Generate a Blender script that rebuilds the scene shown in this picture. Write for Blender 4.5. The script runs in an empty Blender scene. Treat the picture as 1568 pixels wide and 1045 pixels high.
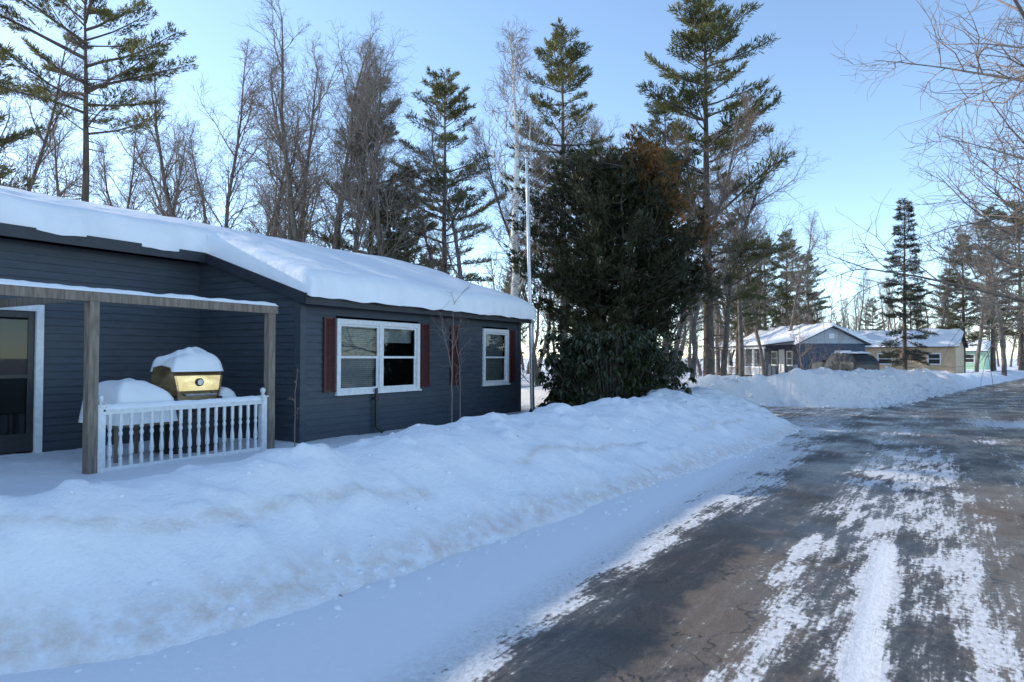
import bpy, math, random, bmesh
import numpy as np
from mathutils import Vector
rnd = random.Random(7)
scene = bpy.context.scene

# ------------------------------------------------------------------ helpers
def link(o, parent=None):
    scene.collection.objects.link(o)
    if parent is not None: o.parent = parent
    return o
def empty(name, loc=(0,0,0), rot=0.0):
    e = bpy.data.objects.new(name, None); e.location = loc; e.rotation_euler = (0,0,rot)
    e.empty_display_size = .2
    return link(e)

class MB:
    def __init__(s): s.V=[]; s.F=[]; s.n=0
    def add(s, v, f, m=0):
        v=np.asarray(v,float).reshape(-1,3); f=np.asarray(f,int)
        if f.ndim==1: f=f[None]
        s.V.append(v); s.F.append((f+s.n, m)); s.n+=len(v)
    def box(s, a, b, m=0):
        x0,y0,z0=[min(a[i],b[i]) for i in range(3)]; x1,y1,z1=[max(a[i],b[i]) for i in range(3)]
        v=[(x0,y0,z0),(x1,y0,z0),(x1,y1,z0),(x0,y1,z0),(x0,y0,z1),(x1,y0,z1),(x1,y1,z1),(x0,y1,z1)]
        s.add(v,[(0,3,2,1),(4,5,6,7),(0,1,5,4),(1,2,6,5),(2,3,7,6),(3,0,4,7)],m)
    def poly(s, pts, m=0): s.add(pts,[list(range(len(pts)))],m)
    def prism(s, prof, axis, a, b, m=0):
        n=len(prof)
        if axis=='y': A=[(p[0],a,p[1]) for p in prof]; B=[(p[0],b,p[1]) for p in prof]
        else: A=[(a,p[0],p[1]) for p in prof]; B=[(b,p[0],p[1]) for p in prof]
        s.add(A+B,[(i,(i+1)%n,n+(i+1)%n,n+i) for i in range(n)],m)
        s.add(A,[list(range(n))[::-1]],m); s.add(B,[list(range(n))],m)
    def tube(s, P, R, n=5, m=0, cap=False):
        P=np.asarray(P,float); R=np.asarray(R,float); k=len(P)
        T=np.gradient(P,axis=0); T/= (np.linalg.norm(T,axis=1,keepdims=True)+1e-9)
        ref=np.array([0,0,1.]) if abs(T[:,2].mean())<.8 else np.array([1.,0,0])
        A=np.cross(T,ref); A/=(np.linalg.norm(A,axis=1,keepdims=True)+1e-9); B=np.cross(T,A)
        an=np.arange(n)*2*math.pi/n
        ring=P[:,None,:]+R[:,None,None]*(np.cos(an)[None,:,None]*A[:,None,:]+np.sin(an)[None,:,None]*B[:,None,:])
        i=np.arange(k-1)[:,None]*n; j=np.arange(n)[None,:]; j2=(j+1)%n
        f=np.stack([i+j,i+j2,i+n+j2,i+n+j],-1).reshape(-1,4)
        s.add(ring.reshape(-1,3),f,m)
        if cap:
            s.add(ring[-1],[list(range(n))],m); s.add(ring[0],[list(range(n))[::-1]],m)
    def lathe(s, prof, c, n=12, m=0):
        an=np.arange(n)*2*math.pi/n; k=len(prof)
        v=[(c[0]+r*math.cos(a),c[1]+r*math.sin(a),c[2]+z) for r,z in prof for a in an]
        f=[(i*n+j,i*n+(j+1)%n,(i+1)*n+(j+1)%n,(i+1)*n+j) for i in range(k-1) for j in range(n)]
        s.add(v,f,m)
    def mesh(s, name, mats, smooth=False):
        me=bpy.data.meshes.new(name)
        V=np.concatenate(s.V)
        me.vertices.add(len(V)); me.vertices.foreach_set("co",V.ravel())
        idx=np.concatenate([f.ravel() for f,_ in s.F])
        tot=np.concatenate([np.full(len(f),f.shape[1]) for f,_ in s.F])
        mi=np.concatenate([np.full(len(f),m) for f,m in s.F])
        st=np.concatenate([[0],np.cumsum(tot)[:-1]])
        me.loops.add(len(idx)); me.loops.foreach_set("vertex_index",idx.astype(np.int32))
        me.polygons.add(len(tot)); me.polygons.foreach_set("loop_start",st.astype(np.int32))
        me.polygons.foreach_set("material_index",mi.astype(np.int32))
        me.polygons.foreach_set("use_smooth",np.full(len(tot),smooth))
        me.update(calc_edges=True); me.validate()
        for m in mats: me.materials.append(m)
        return me
    def obj(s, name, mats, parent=None, smooth=False, bevel=0):
        o=link(bpy.data.objects.new(name,s.mesh(name,mats,smooth)),parent)
        if bevel:
            b=o.modifiers.new("bevel",'BEVEL'); b.width=bevel; b.segments=2; b.limit_method='ANGLE'
        return o

def hsh(ix,iy,seed):
    n=(ix.astype(np.int64)*374761393+iy.astype(np.int64)*668265263+seed*974634777)&0xffffffff
    n=((n^(n>>13))*1274126177)&0xffffffff
    return ((n^(n>>16))&0xffff)/65535.
def vn(x,y,seed=0):
    x,y=np.broadcast_arrays(np.asarray(x,float),np.asarray(y,float))
    xi=np.floor(x);yi=np.floor(y);fx=x-xi;fy=y-yi;fx=fx*fx*(3-2*fx);fy=fy*fy*(3-2*fy)
    a=hsh(xi,yi,seed);b=hsh(xi+1,yi,seed);c=hsh(xi,yi+1,seed);d=hsh(xi+1,yi+1,seed)
    return (a*(1-fx)+b*fx)*(1-fy)+(c*(1-fx)+d*fx)*fy
def fbm(x,y,o=4,seed=0):
    t=0;a=.5;s=0
    for i in range(o):
        t=t+a*vn(x*2**i+i*17.3,y*2**i+i*9.1,seed+i);s+=a;a*=.5
    return t/s
def sm(a,b,x):
    t=np.clip((x-a)/(b-a),0,1);return t*t*(3-2*t)

# ------------------------------------------------------------------ materials
class NT:
    def __init__(s,name):
        s.m=bpy.data.materials.new(name); s.m.use_nodes=True; s.t=s.m.node_tree
        s.b=s.t.nodes['Principled BSDF']; s.out=s.t.nodes['Material Output']
    def n(s,t,**k):
        x=s.t.nodes.new(t)
        for a,v in k.items(): setattr(x,a,v)
        return x
    def l(s,a,b): s.t.links.new(a,b)
    def coord(s,scale=(1,1,1),kind='Object'):
        c=s.n('ShaderNodeTexCoord'); mp=s.n('ShaderNodeMapping'); mp.inputs['Scale'].default_value=scale
        s.l(c.outputs[kind],mp.inputs[0]); return mp.outputs[0]
    def noise(s,scale,detail=4,vec=None,rough=.55):
        x=s.n('ShaderNodeTexNoise'); x.inputs['Scale'].default_value=scale; x.inputs['Detail'].default_value=detail
        x.inputs['Roughness'].default_value=rough
        s.l(vec if vec is not None else s.coord(),x.inputs['Vector']); return x.outputs['Fac']
    def ramp(s,fac,stops):
        r=s.n('ShaderNodeValToRGB'); e=r.color_ramp.elements
        while len(e)<len(stops): e.new(.5)
        for i,(p,c) in enumerate(stops):
            e[i].position=p; e[i].color=(c,c,c,1) if isinstance(c,(int,float)) else (*c,1)
        s.l(fac,r.inputs[0]); return r.outputs[0]
    def mix(s,f,a,b):
        x=s.n('ShaderNodeMix',data_type='RGBA')
        for sock,v in ((x.inputs[0],f),(x.inputs[6],a),(x.inputs[7],b)):
            if isinstance(v,(int,float)): sock.default_value=v
            elif isinstance(v,tuple): sock.default_value=(*v,1)
            else: s.l(v,sock)
        return x.outputs[2]
    def math(s,op,a,b=0.,c=0.):
        x=s.n('ShaderNodeMath',operation=op)
        for i,v in enumerate((a,b,c)):
            if isinstance(v,(int,float)): x.inputs[i].default_value=v
            else: s.l(v,x.inputs[i])
        return x.outputs[0]
    def bump(s,h,strength=.3,dist=.02,prev=None):
        b=s.n('ShaderNodeBump'); b.inputs['Strength'].default_value=strength; b.inputs['Distance'].default_value=dist
        s.l(h,b.inputs['Height'])
        if prev is not None: s.l(prev,b.inputs['Normal'])
        return b.outputs[0]
    def set(s,**k):
        for a,v in k.items():
            so=s.b.inputs[a.replace('_',' ')]
            if isinstance(v,tuple): so.default_value=(*v,1)
            elif isinstance(v,(int,float)): so.default_value=v
            else: s.l(v,so)
        return s

def simple(name,c0,c1,scale=8,rough=.6,bump=.2,bd=.005,vec=(1,1,1),metal=0.):
    t=NT(name); v=t.coord(vec); f=t.noise(scale,5,v)
    t.set(Base_Color=t.mix(t.ramp(f,[(.3,0.),(.7,1.)]),c0,c1),Roughness=rough,Metallic=metal,
          Normal=t.bump(f,bump,bd)); return t.m

t=NT('snow_mat'); v=t.coord()
n1=t.noise(.9,4,v); n2=t.noise(8,7,v,.62); n3=t.noise(45,3,v)
col=t.mix(t.ramp(n1,[(.35,0.),(.7,1.)]),(.84,.85,.88),(.89,.89,.90))
vo=t.n('ShaderNodeTexVoronoi'); vo.inputs['Scale'].default_value=3.2; t.l(v,vo.inputs['Vector'])
vs=t.math('LESS_THAN',vo.outputs['Distance'],.05)
sel=t.math('GREATER_THAN',t.noise(1.1,3,v),.5)
col=t.mix(t.math('MULTIPLY',t.math('MULTIPLY',vs,sel),.75),col,(.14,.10,.07))
at=t.n('ShaderNodeAttribute',attribute_name='dirt')
col=t.mix(t.math('MULTIPLY',at.outputs['Fac'],t.ramp(n2,[(.35,0.),(.65,1.)])),col,(.64,.50,.41))
t.set(Base_Color=col,Roughness=.75,Normal=t.bump(n3,.35,.012,t.bump(n2,.6,.05)))
SNOW=t.m
t=NT('roof_snow_mat'); v=t.coord(); n1=t.noise(1.6,4,v); n2=t.noise(18,4,v)
t.set(Base_Color=t.mix(n1,(.85,.865,.89),(.89,.89,.9)),Roughness=.7,Normal=t.bump(n2,.2,.01,t.bump(n1,.6,.09)))
RSNOW=t.m

# road
t=NT('road_mat')
geo=t.n('ShaderNodeNewGeometry'); 
def rv(sc,rot=0):
    mp=t.n('ShaderNodeMapping'); mp.vector_type='TEXTURE' if rot else 'POINT'
    if rot:
        mp.inputs['Rotation'].default_value=(0,0,rot); mp.inputs['Scale'].default_value=tuple(1/c for c in sc)
    else: mp.inputs['Scale'].default_value=sc
    t.l(geo.outputs['Position'],mp.inputs[0]); return mp.outputs[0]
cov=t.n('ShaderNodeAttribute',attribute_name='cover').outputs['Fac']
sand=t.n('ShaderNodeAttribute',attribute_name='sand').outputs['Fac']
streak=t.noise(5,6,rv((2.0,.12,1),-.03),.65); tread=t.noise(22,4,rv((1.6,.16,1),-.03),.65)
diag=t.noise(6,5,rv((1.6,.10,1),-.28),.6)
blot=t.noise(1.9,7,rv((1,.65,1)),.66); fine=t.noise(30,6,rv((1,.7,1)),.72)
def c0(x,k): return t.math('MULTIPLY',t.math('SUBTRACT',x,.5),k)
s=t.math('ADD',cov,c0(streak,1.8)); s=t.math('ADD',s,c0(blot,2.2)); s=t.math('ADD',s,c0(fine,1.4)); s=t.math('ADD',s,c0(tread,.9)); s=t.math('ADD',s,c0(diag,1.1))
mask=t.ramp(s,[(.48,0.),(.72,1.)]); dust=t.ramp(s,[(.0,0.),(.52,.32)])
grain=t.noise(150,3,rv((1,1,1)),.7)
asp=t.mix(t.ramp(grain,[(.35,0.),(.65,1.)]),(.016,.016,.018),(.060,.056,.052))
sn=t.noise(3.3,6,rv((1,.8,1)),.65)
sm_=t.ramp(t.math('ADD',sand,c0(sn,1.6)),[(.35,0.),(.65,1.)])
asp=t.mix(t.math('MULTIPLY',sm_,.8),asp,t.mix(grain,(.10,.072,.047),(.26,.19,.135)))
vo=t.n('ShaderNodeTexVoronoi',feature='DISTANCE_TO_EDGE'); vo.inputs['Scale'].default_value=1.3
wn=t.n('ShaderNodeTexNoise'); wn.inputs['Scale'].default_value=3; wn.inputs['Detail'].default_value=5; t.l(rv((1,1,1)),wn.inputs['Vector'])
wv=t.n('ShaderNodeVectorMath',operation='MULTIPLY_ADD'); t.l(wn.outputs['Color'],wv.inputs[0]); wv.inputs[1].default_value=(.7,.7,.7); t.l(rv((1,1,1)),wv.inputs[2])
t.l(wv.outputs[0],vo.inputs['Vector'])
crack=t.math('LESS_THAN',vo.outputs['Distance'],.010)
asp=t.mix(t.math('MULTIPLY',crack,.75),asp,(.012,.012,.012))
snc=t.mix(t.ramp(fine,[(.3,0.),(.7,1.)]),(.50,.495,.50),(.86,.86,.87))
pure=t.math('MULTIPLY',t.math('SUBTRACT',cov,1.0),2.2); pure=t.ramp(pure,[(0.,0.),(1.,1.)])
snc=t.mix(pure,snc,t.mix(fine,(.80,.81,.84),(.88,.88,.90)))
col=t.mix(dust,asp,(.28,.25,.225)); col=t.mix(mask,col,snc)
wet=t.ramp(t.noise(1.1,4,rv((1,.6,1))),[(.40,.18),(.62,.62)])
ro=t.mix(mask,wet,(.65,.65,.65))
hh=t.math('MULTIPLY',t.math('ADD',mask,fine),t.math('SUBTRACT',1.0,t.math('MULTIPLY',pure,.5)))
t.set(Base_Color=col,Roughness=ro,Normal=t.bump(grain,.35,.004,t.bump(hh,.7,.015)))
ROAD=t.m

NAVY=simple('navy_siding',(.036,.046,.060),(.054,.067,.083),3,.55,.1,.003,(1,1,6))
NAVYT=simple('navy_trim',(.013,.018,.026),(.024,.029,.038),6,.5,.1)
WHITE=simple('white_paint',(.62,.62,.62),(.80,.80,.79),14,.5,.15,.002)
WOODW=simple('weathered_wood',(.13,.10,.075),(.28,.23,.18),9,.8,.5,.006,(3,3,.4))
RED=simple('shutter_paint',(.050,.009,.009),(.08,.014,.013),8,.5,.1)
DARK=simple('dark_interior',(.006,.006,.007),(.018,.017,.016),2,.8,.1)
BLIND=simple('blind_slats',(.28,.29,.27),(.42,.42,.40),10,.6,.1)
METAL=simple('galvanised_metal',(.42,.43,.45),(.6,.6,.62),20,.4,.1,.002,(1,1,1),.8)
BLACK=simple('black_enamel',(.012,.012,.012),(.03,.03,.03),12,.4,.1)
STEEL=simple('grill_steel_sun_gold',(.42,.28,.13),(.74,.54,.30),4,.22,.12,.004,(1,1,3),.9)  # stainless lid; golden reflection of the low sun is put into its base colour
BARK=simple('bark_grey',(.080,.068,.058),(.21,.18,.155),7,.9,.8,.02,(1,1,.3))
BARKL=simple('bark_light',(.18,.15,.125),(.32,.275,.235),7,.9,.6,.02,(1,1,.3))
BARKP=simple('bark_pine',(.06,.045,.036),(.17,.135,.11),7,.9,.8,.02,(1,1,.3))
BARKR=simple('bark_reddish',(.19,.135,.11),(.32,.245,.20),7,.9,.6,.02,(1,1,.3))
t=NT('birch_bark'); f=t.noise(6,5,t.coord((1,1,5)))
t.set(Base_Color=t.mix(t.ramp(f,[(.36,0.),(.46,1.)]),(.08,.07,.06),(.74,.70,.63)),Roughness=.7); BIRCH=t.m
t=NT('window_glass'); g=t.n('ShaderNodeBsdfGlossy'); g.inputs['Roughness'].default_value=.02; g.inputs['Color'].default_value=(.8,.85,.9,1)
tr=t.n('ShaderNodeBsdfTransparent'); tr.inputs[0].default_value=(.7,.75,.75,1)
fr=t.n('ShaderNodeFresnel'); fr.inputs[0].default_value=1.4; mx=t.n('ShaderNodeMixShader')
t.l(fr.outputs[0],mx.inputs[0]); t.l(tr.outputs[0],mx.inputs[1]); t.l(g.outputs[0],mx.inputs[2]); t.l(mx.outputs[0],t.out.inputs[0]); GLASS=t.m

def foliage(name,c0,c1,c2,scale=.9,trans=.3,rough=.6,orange=None):
    t=NT(name); v=t.coord(); f=t.noise(scale,4,v); f2=t.noise(scale*7,2,v)
    c=t.mix(t.ramp(f,[(.38,0.),(.64,1.)]),c0,c1); c=t.mix(t.ramp(f2,[(.45,0.),(.7,.8)]),c,c2)
    if orange:
        sx=t.n('ShaderNodeSeparateXYZ'); t.l(t.coord(),sx.inputs[0])
        h=t.math('ADD',t.math('MULTIPLY',sx.outputs['Z'],.26),t.math('MULTIPLY',sx.outputs['X'],.20))
        h=t.math('ADD',h,t.math('MULTIPLY',sx.outputs['Y'],.10))
        h=t.math('ADD',h,t.math('MULTIPLY',t.noise(3.2,4,v),2.0))
        c=t.mix(t.ramp(t.math('SUBTRACT',h,2.48),[(.30,0.),(.75,.8)]),c,orange)
    t.set(Base_Color=c,Roughness=rough)
    tl=t.n('ShaderNodeBsdfTranslucent'); t.l(c,tl.inputs[0]); mx=t.n('ShaderNodeMixShader'); mx.inputs[0].default_value=trans
    t.l(t.b.outputs[0],mx.inputs[1]); t.l(tl.outputs[0],mx.inputs[2]); t.l(mx.outputs[0],t.out.inputs[0]); return t.m
PINE=foliage('pine_needles',(.062,.080,.032),(.145,.148,.046),(.23,.19,.058),.5,.45)
PINED=foliage('pine_needles_dark',(.048,.065,.034),(.10,.115,.045),(.15,.14,.055),.6,.42)
SPRUCE=foliage('spruce_needles',(.035,.048,.034),(.07,.083,.050),(.10,.105,.06),.8,.35)
CEDAR=foliage('cedar_foliage',(.013,.019,.007),(.032,.039,.014),(.070,.060,.020),.8,.25,.6,(.27,.11,.022))
RHODO=foliage('rhododendron_leaves',(.018,.028,.011),(.040,.052,.020),(.085,.09,.035),2,.10,.25)

# ------------------------------------------------------------------ terrain
def shift(Y): return .2*3*np.logaddexp(0,(Y-22)/3.)
def left_edge(Y):
    b=np.interp(Y,[-40,0,1.5,2.2,3.1,5.5,8,14,16.5,17.6,18.6,22.6,23.6,24.6,27],[-4.6,-4.5,-4.15,-3.7,-3.35,-3.15,-2.95,-2.3,-2.2,-3.6,-9,-9,-4.5,-2.2,-1.9])
    return b+np.where(Y>24,shift(Y),0)+.26*(fbm(Y*.9,Y*0+3,4,5)-.5)
def ground_h(X,Y):
    wx=X+.14*(fbm(X*1.3,Y*1.3,3,101)-.5); wy=Y+.12*(fbm(X*1.3+5,Y*1.3,3,102)-.5)
    L=left_edge(Y); R=3.7+shift(Y)+.4*(fbm(Y*.5,Y*0+8,3,9)-.5)
    yard=.12+.16*fbm(X*.35,Y*.35,3,11)
    B=np.interp(Y,[-40,0,4,6,12,17,19,23,24.5,30,40,47,60],[.66,.66,.78,.74,.77,.88,.55,.6,1.05,1.02,.86,.6,.45])
    B=B+.20*(fbm(Y*.7,X*.25,3,21)-.5)
    near=Y<18
    crestd=np.where(near,np.maximum(L+4.75+.35*(fbm(Y*.4,Y*0,2,31)-.5),1.0),1.5)
    d=L-wx
    rise=np.clip(d/crestd,0,1); rise=np.sin(rise*math.pi/2)**1.1
    fall=sm(0,np.where(near,1.5,4.5),d-crestd)
    h=np.where(d>0,rise*(B*(1-fall)+yard*fall),0)
    lump=(fbm(wx*1.4,wy*1.4,3,41)-.5)*.13+(fbm(wx*4.5,wy*4.5,4,51)-.5)*.065
    chunk=np.maximum(fbm(wx*3.6,wy*3.6,4,55)-.58,0)*.30*(d>.15)*(1-sm(crestd+.3,crestd+1.0,d))
    pile=(fbm(X*1.1,Y*1.1,4,61)-.5)*.8*sm(22.5,24.5,Y)*(1-sm(44,50,Y))*(1-sm(2,6,d))
    act=sm(0,.4,d)
    h=h+act*((lump+chunk)*np.where(d<crestd+1.5,1,.35)+pile)
    h=np.where(d>0,h+.012,h)
    dr=X-R
    h2=.6*np.sin(np.clip(dr/1.4,0,1)*math.pi/2)*(1-.4*sm(1.5,4,dr))*(1+.9*sm(30,45,Y))+lump*2.5*sm(0,.5,dr)+.02
    h=np.where(dr>0,h2,h)
    h=np.where((d<=0)&(dr<=0),-.05,h)
    far=sm(80,300,np.hypot(X,Y)); h=h*(1-far)+.2*far
    return h
def axis(segs):
    a=[]
    for s,e,st in segs: a.append(np.arange(s,e,st))
    a.append([segs[-1][1]]); return np.concatenate(a)
def grid(name,xs,ys,hf,mat,attrs=None):
    X,Y=np.meshgrid(xs,ys); Z=hf(X,Y); V=np.stack([X,Y,Z],-1).reshape(-1,3); nx=len(xs); ny=len(ys)
    i=np.arange(ny-1)[:,None]*nx+np.arange(nx-1)[None,:]
    F=np.stack([i,i+1,i+1+nx,i+nx],-1).reshape(-1,4)
    mb=MB(); mb.add(V,F); o=mb.obj(name,[mat],smooth=True)
    for k,fn in (attrs or {}).items():
        a=o.data.attributes.new(k,'FLOAT','POINT'); a.data.foreach_set('value',fn(X,Y).ravel().astype(np.float32))
    return o
xs=axis([(-900,-100,80),(-100,-40,10),(-40,-13,.6),(-13,-6.4,.16),(-6.4,-1.2,.045),(-1.2,10,.3),(10,40,.8),(40,100,10),(100,900,80)])
ys=axis([(-900,-100,80),(-100,-10,9),(-10,0,.5),(0,10,.045),(10,19,.08),(19,45,.16),(45,90,.8),(90,200,8),(200,1200,90)])
def dirtf(X,Y):
    d=left_edge(Y)-X
    a=.70*np.exp(-((d-.12)/.16)**2)*(Y<18)+.35*sm(23,25,Y)*(1-sm(40,48,Y))*(1-sm(.5,3,d))
    w=.70+.5*(fbm(Y*.5,Y*0,3,201)-.5)
    a=a+.7*np.exp(-((d-w)/.05)**2)*sm(.48,.6,fbm(Y*1.1,X*0,3,202))*(Y<17)
    return a
grid('snow_ground',xs,ys,ground_h,SNOW,{'dirt':dirtf})

def coverf(X,Y):
    x=X-shift(Y)
    n=np.interp(x,[-6,-2.9,-2.4,-2.15,-1.95,-1.8,-1.7,-1.4,-1.2,-1.0,-.86,-.72,-.6,-.42,-.33,-.22,-.12,.1,.25,.4,.5,.62,.75,1,2,3.2,3.7],
                  [2.4,1.9,1.40,1.05,.75,.30,-.1,-.2,.0,.32,.70,.72,.38,.50,1.25,1.25,.38,.46,.72,.72,.25,.15,.12,.25,.4,.8,1.6])
    m=np.interp(x,[-6,-2.5,-2.2,-1.9,-1.6,-1.35,-1,-.7,-.2,.35,.7,1.2,2,3,3.7],
                  [2.4,1.5,1.10,.80,.55,.05,.15,.55,.68,.58,.10,.3,.4,.6,1.6])
    f=np.interp(x,[-9,-6,-3,-2,-1.2,-.4,.3,1,1.6,2.2,3,3.7],[.7,.5,.5,.5,.1,.45,.0,.40,.0,.4,.8,1.6])
    a=sm(6.3,7.6,Y); b=sm(12.5,16,Y)
    c=(n*(1-a)+m*a)*(1-b)+f*b
    c=c+1.5*np.exp(-((X-2.9)/1.7)**2-((Y-20.2)/1.1)**2)+.6*np.exp(-((X+2.0)/1.5)**2-((Y-16.8)/.8)**2)
    c=c-.35*np.exp(-((Y-6.9)/.35)**2)*(x<-.6)*(x>-1.8)
    return c
def sandf(X,Y):
    x=X-shift(Y)
    s=.22+.80*np.exp(-((x-.8)/.5)**2)*(1-sm(9,12,Y))+.40*sm(13,17,Y)
    s=s+.60*np.exp(-((x+1.05)/.45)**2-((Y-4.6)/2.0)**2)-.35*np.exp(-((x+1.6)/.25)**2)
    return s
grid('road',axis([(-14,-5,.4),(-5,4,.05),(4,24,.25)]),axis([(-8,0,.5),(0,14,.08),(14,90,.25)]),
     lambda X,Y:X*0-.006,ROAD,{'cover':coverf,'sand':sandf})
def clods():
    R=np.random.default_rng(99); mb=MB(); bm=bmesh.new(); bmesh.ops.create_icosphere(bm,subdivisions=1,radius=1.)
    bv=np.array([v.co[:] for v in bm.verts]); bf=np.array([[v.index for v in f.verts] for f in bm.faces]); bm.free()
    for i in range(900):
        y=R.uniform(1.5,17.5) if i<500 else R.uniform(23,40)
        L=float(left_edge(np.array(y)))
        x=L-R.normal(0,.22) if R.random()<.7 else L-R.uniform(.2,2.)
        r=R.uniform(.006,.024)*(1.6 if R.random()<.1 else 1)*(1 if y<20 else 4.5)
        z=max(float(ground_h(np.array(x),np.array(y))),-.01)
        v=bv*R.uniform(.6,1.3,(len(bv),1))*np.array([1,R.uniform(.7,1.3),.7])*r+np.array([x,y,z+r*.2]); mb.add(v,bf)
    mb.obj('snow_clods',[SNOW],None,False)
clods()

# ------------------------------------------------------------------ house by the road
WX=-8.56; LX=-11.17; RIDGE=-12.8; BX=-17.0; Y0=7.7; Y1=14.72; YL=-7.0; SL=.33; OV=.12
def roofz(X): return np.where(X>RIDGE,2.62+SL*(WX+.25-X),2.62+SL*(WX+.25-RIDGE)-SL*(RIDGE-X))
house=empty('mobile_home',(0,0,0))
def siding(mb,O,u,nrm,L,z0,z1,opens=(),course=.115,m=0):
    O=np.array(O,float);u=np.array(u,float);nrm=np.array(nrm,float)
    def P(s,z,o): return tuple(O+u*s+nrm*o+np.array([0,0,z]))
    z=z0
    while z<z1-1e-6:
        zt=min(z+course,z1)
        cuts=[]
        for a,b,c,d in opens:
            if c<zt-1e-4 and d>z+1e-4: cuts.append((a,b))
        iv=[(0,L)]
        for a,b in cuts:
            niv=[]
            for p,q in iv:
                if b<=p or a>=q: niv.append((p,q)); continue
                if a>p: niv.append((p,a))
                if b<q: niv.append((b,q))
            iv=niv
        for p,q in iv:
            mb.poly([P(p,z,.018),P(q,z,.018),P(q,zt,0),P(p,zt,0)],m)
            mb.poly([P(p,z,0),P(q,z,0),P(q,z,.018),P(p,z,.018)],m)
        z=zt
W1=(8.47,10.72,.98,2.27); W2=(13.03,14.15,.98,2.27)
mb=MB()
siding(mb,(WX,Y0,0),(0,1,0),(1,0,0),Y1-Y0,-.1,2.56,[(a-Y0,b-Y0,c,d) for a,b,c,d in (W1,W2)])
siding(mb,(LX,Y0,0),(1,0,0),(0,-1,0),WX-LX,-.1,2.58)
z=2.58
while z<3.45:
    zt=z+.115
    e0=min(WX-LX,(WX+.25)-(z-2.60)/SL-LX-.02); e1=min(WX-LX,(WX+.25)-(zt-2.60)/SL-LX-.02)
    e0=max(e0,.02);e1=max(e1,.01)
    mb.poly([(LX,Y0-.016,z),(LX+e0,Y0-.016,z),(LX+e1,Y0,zt),(LX,Y0,zt)])
    z=zt
DY0,DY1=4.13,5.03
siding(mb,(LX,YL,0),(0,1,0),(1,0,0),Y0-YL,-.1,3.3,[(DY0-YL,DY1-YL,.24,2.28)])
siding(mb,(WX,Y1,0),(-1,0,0),(0,1,0),WX-BX,-.1,2.6)
mb.poly([(WX,Y1,2.6),(RIDGE,Y1,3.98),(BX,Y1,2.5)])
siding(mb,(BX,Y1,0),(0,-1,0),(-1,0,0),Y1-YL,-.1,2.5)
siding(mb,(BX,YL,0),(1,0,0),(0,-1,0),LX-BX,-.1,2.5)
mb.poly([(BX,YL,2.5),(RIDGE,YL,3.98),(LX,YL,3.4),(LX,YL,2.5)])
mb.obj('walls',[NAVY],house)
mb=MB()
mb.box((WX-.005,Y0-.03,-.1),(WX+.032,Y0+.09,2.56)); mb.box((WX-.09,Y0-.034,-.1),(WX-.005,Y0-.017,2.6))
mb.box((WX-.005,Y1-.09,-.1),(WX+.032,Y1+.03,2.56))
mb.obj('corner_boards',[NAVY],house)
def roof_piece(mb,xa,xb,ya,yb,th=.07):
    xsx=sorted(set(x for x in (xa,RIDGE,xb) if xa<=x<=xb))
    top=[(x,float(roofz(np.array(x)))) for x in xsx]; bot=[(x,z-th) for x,z in top][::-1]
    mb.prism(top+bot,'y',ya,yb)
mb=MB(); RX=WX+.25
roof_piece(mb,BX-.3,RX,Y0-.12,Y1+OV); roof_piece(mb,BX-.3,LX+.35,YL-.3,Y0-.122)
zz=float(roofz(np.array(RX)))
mb.box((RX+.002,Y0-.14,zz-.17),(RX+.027,Y1+OV+.02,zz+.005))
zl=float(roofz(np.array(LX+.35)))
mb.box((LX+.352,YL-.3,zl-.17),(LX+.377,Y0-.145,zl+.003))
for ya in (Y0-.146,Y1+OV+.002):
    xa=(LX+.38) if ya<Y0 else RIDGE
    z1_=float(roofz(np.array(xa)))
    mb.add([(xa,ya,z1_+.004),(RX,ya,zz+.004),(RX,ya,zz-.17),(xa,ya,z1_-.17),(xa,ya+.024,z1_+.004),(RX,ya+.024,zz+.004),(RX,ya+.024,zz-.17),(xa,ya+.024,z1_-.17)],
      [(0,3,2,1),(4,5,6,7),(0,1,5,4),(2,3,7,6),(1,2,6,5),(0,4,7,3)])
mb.obj('roof',[NAVYT],house)
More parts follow.
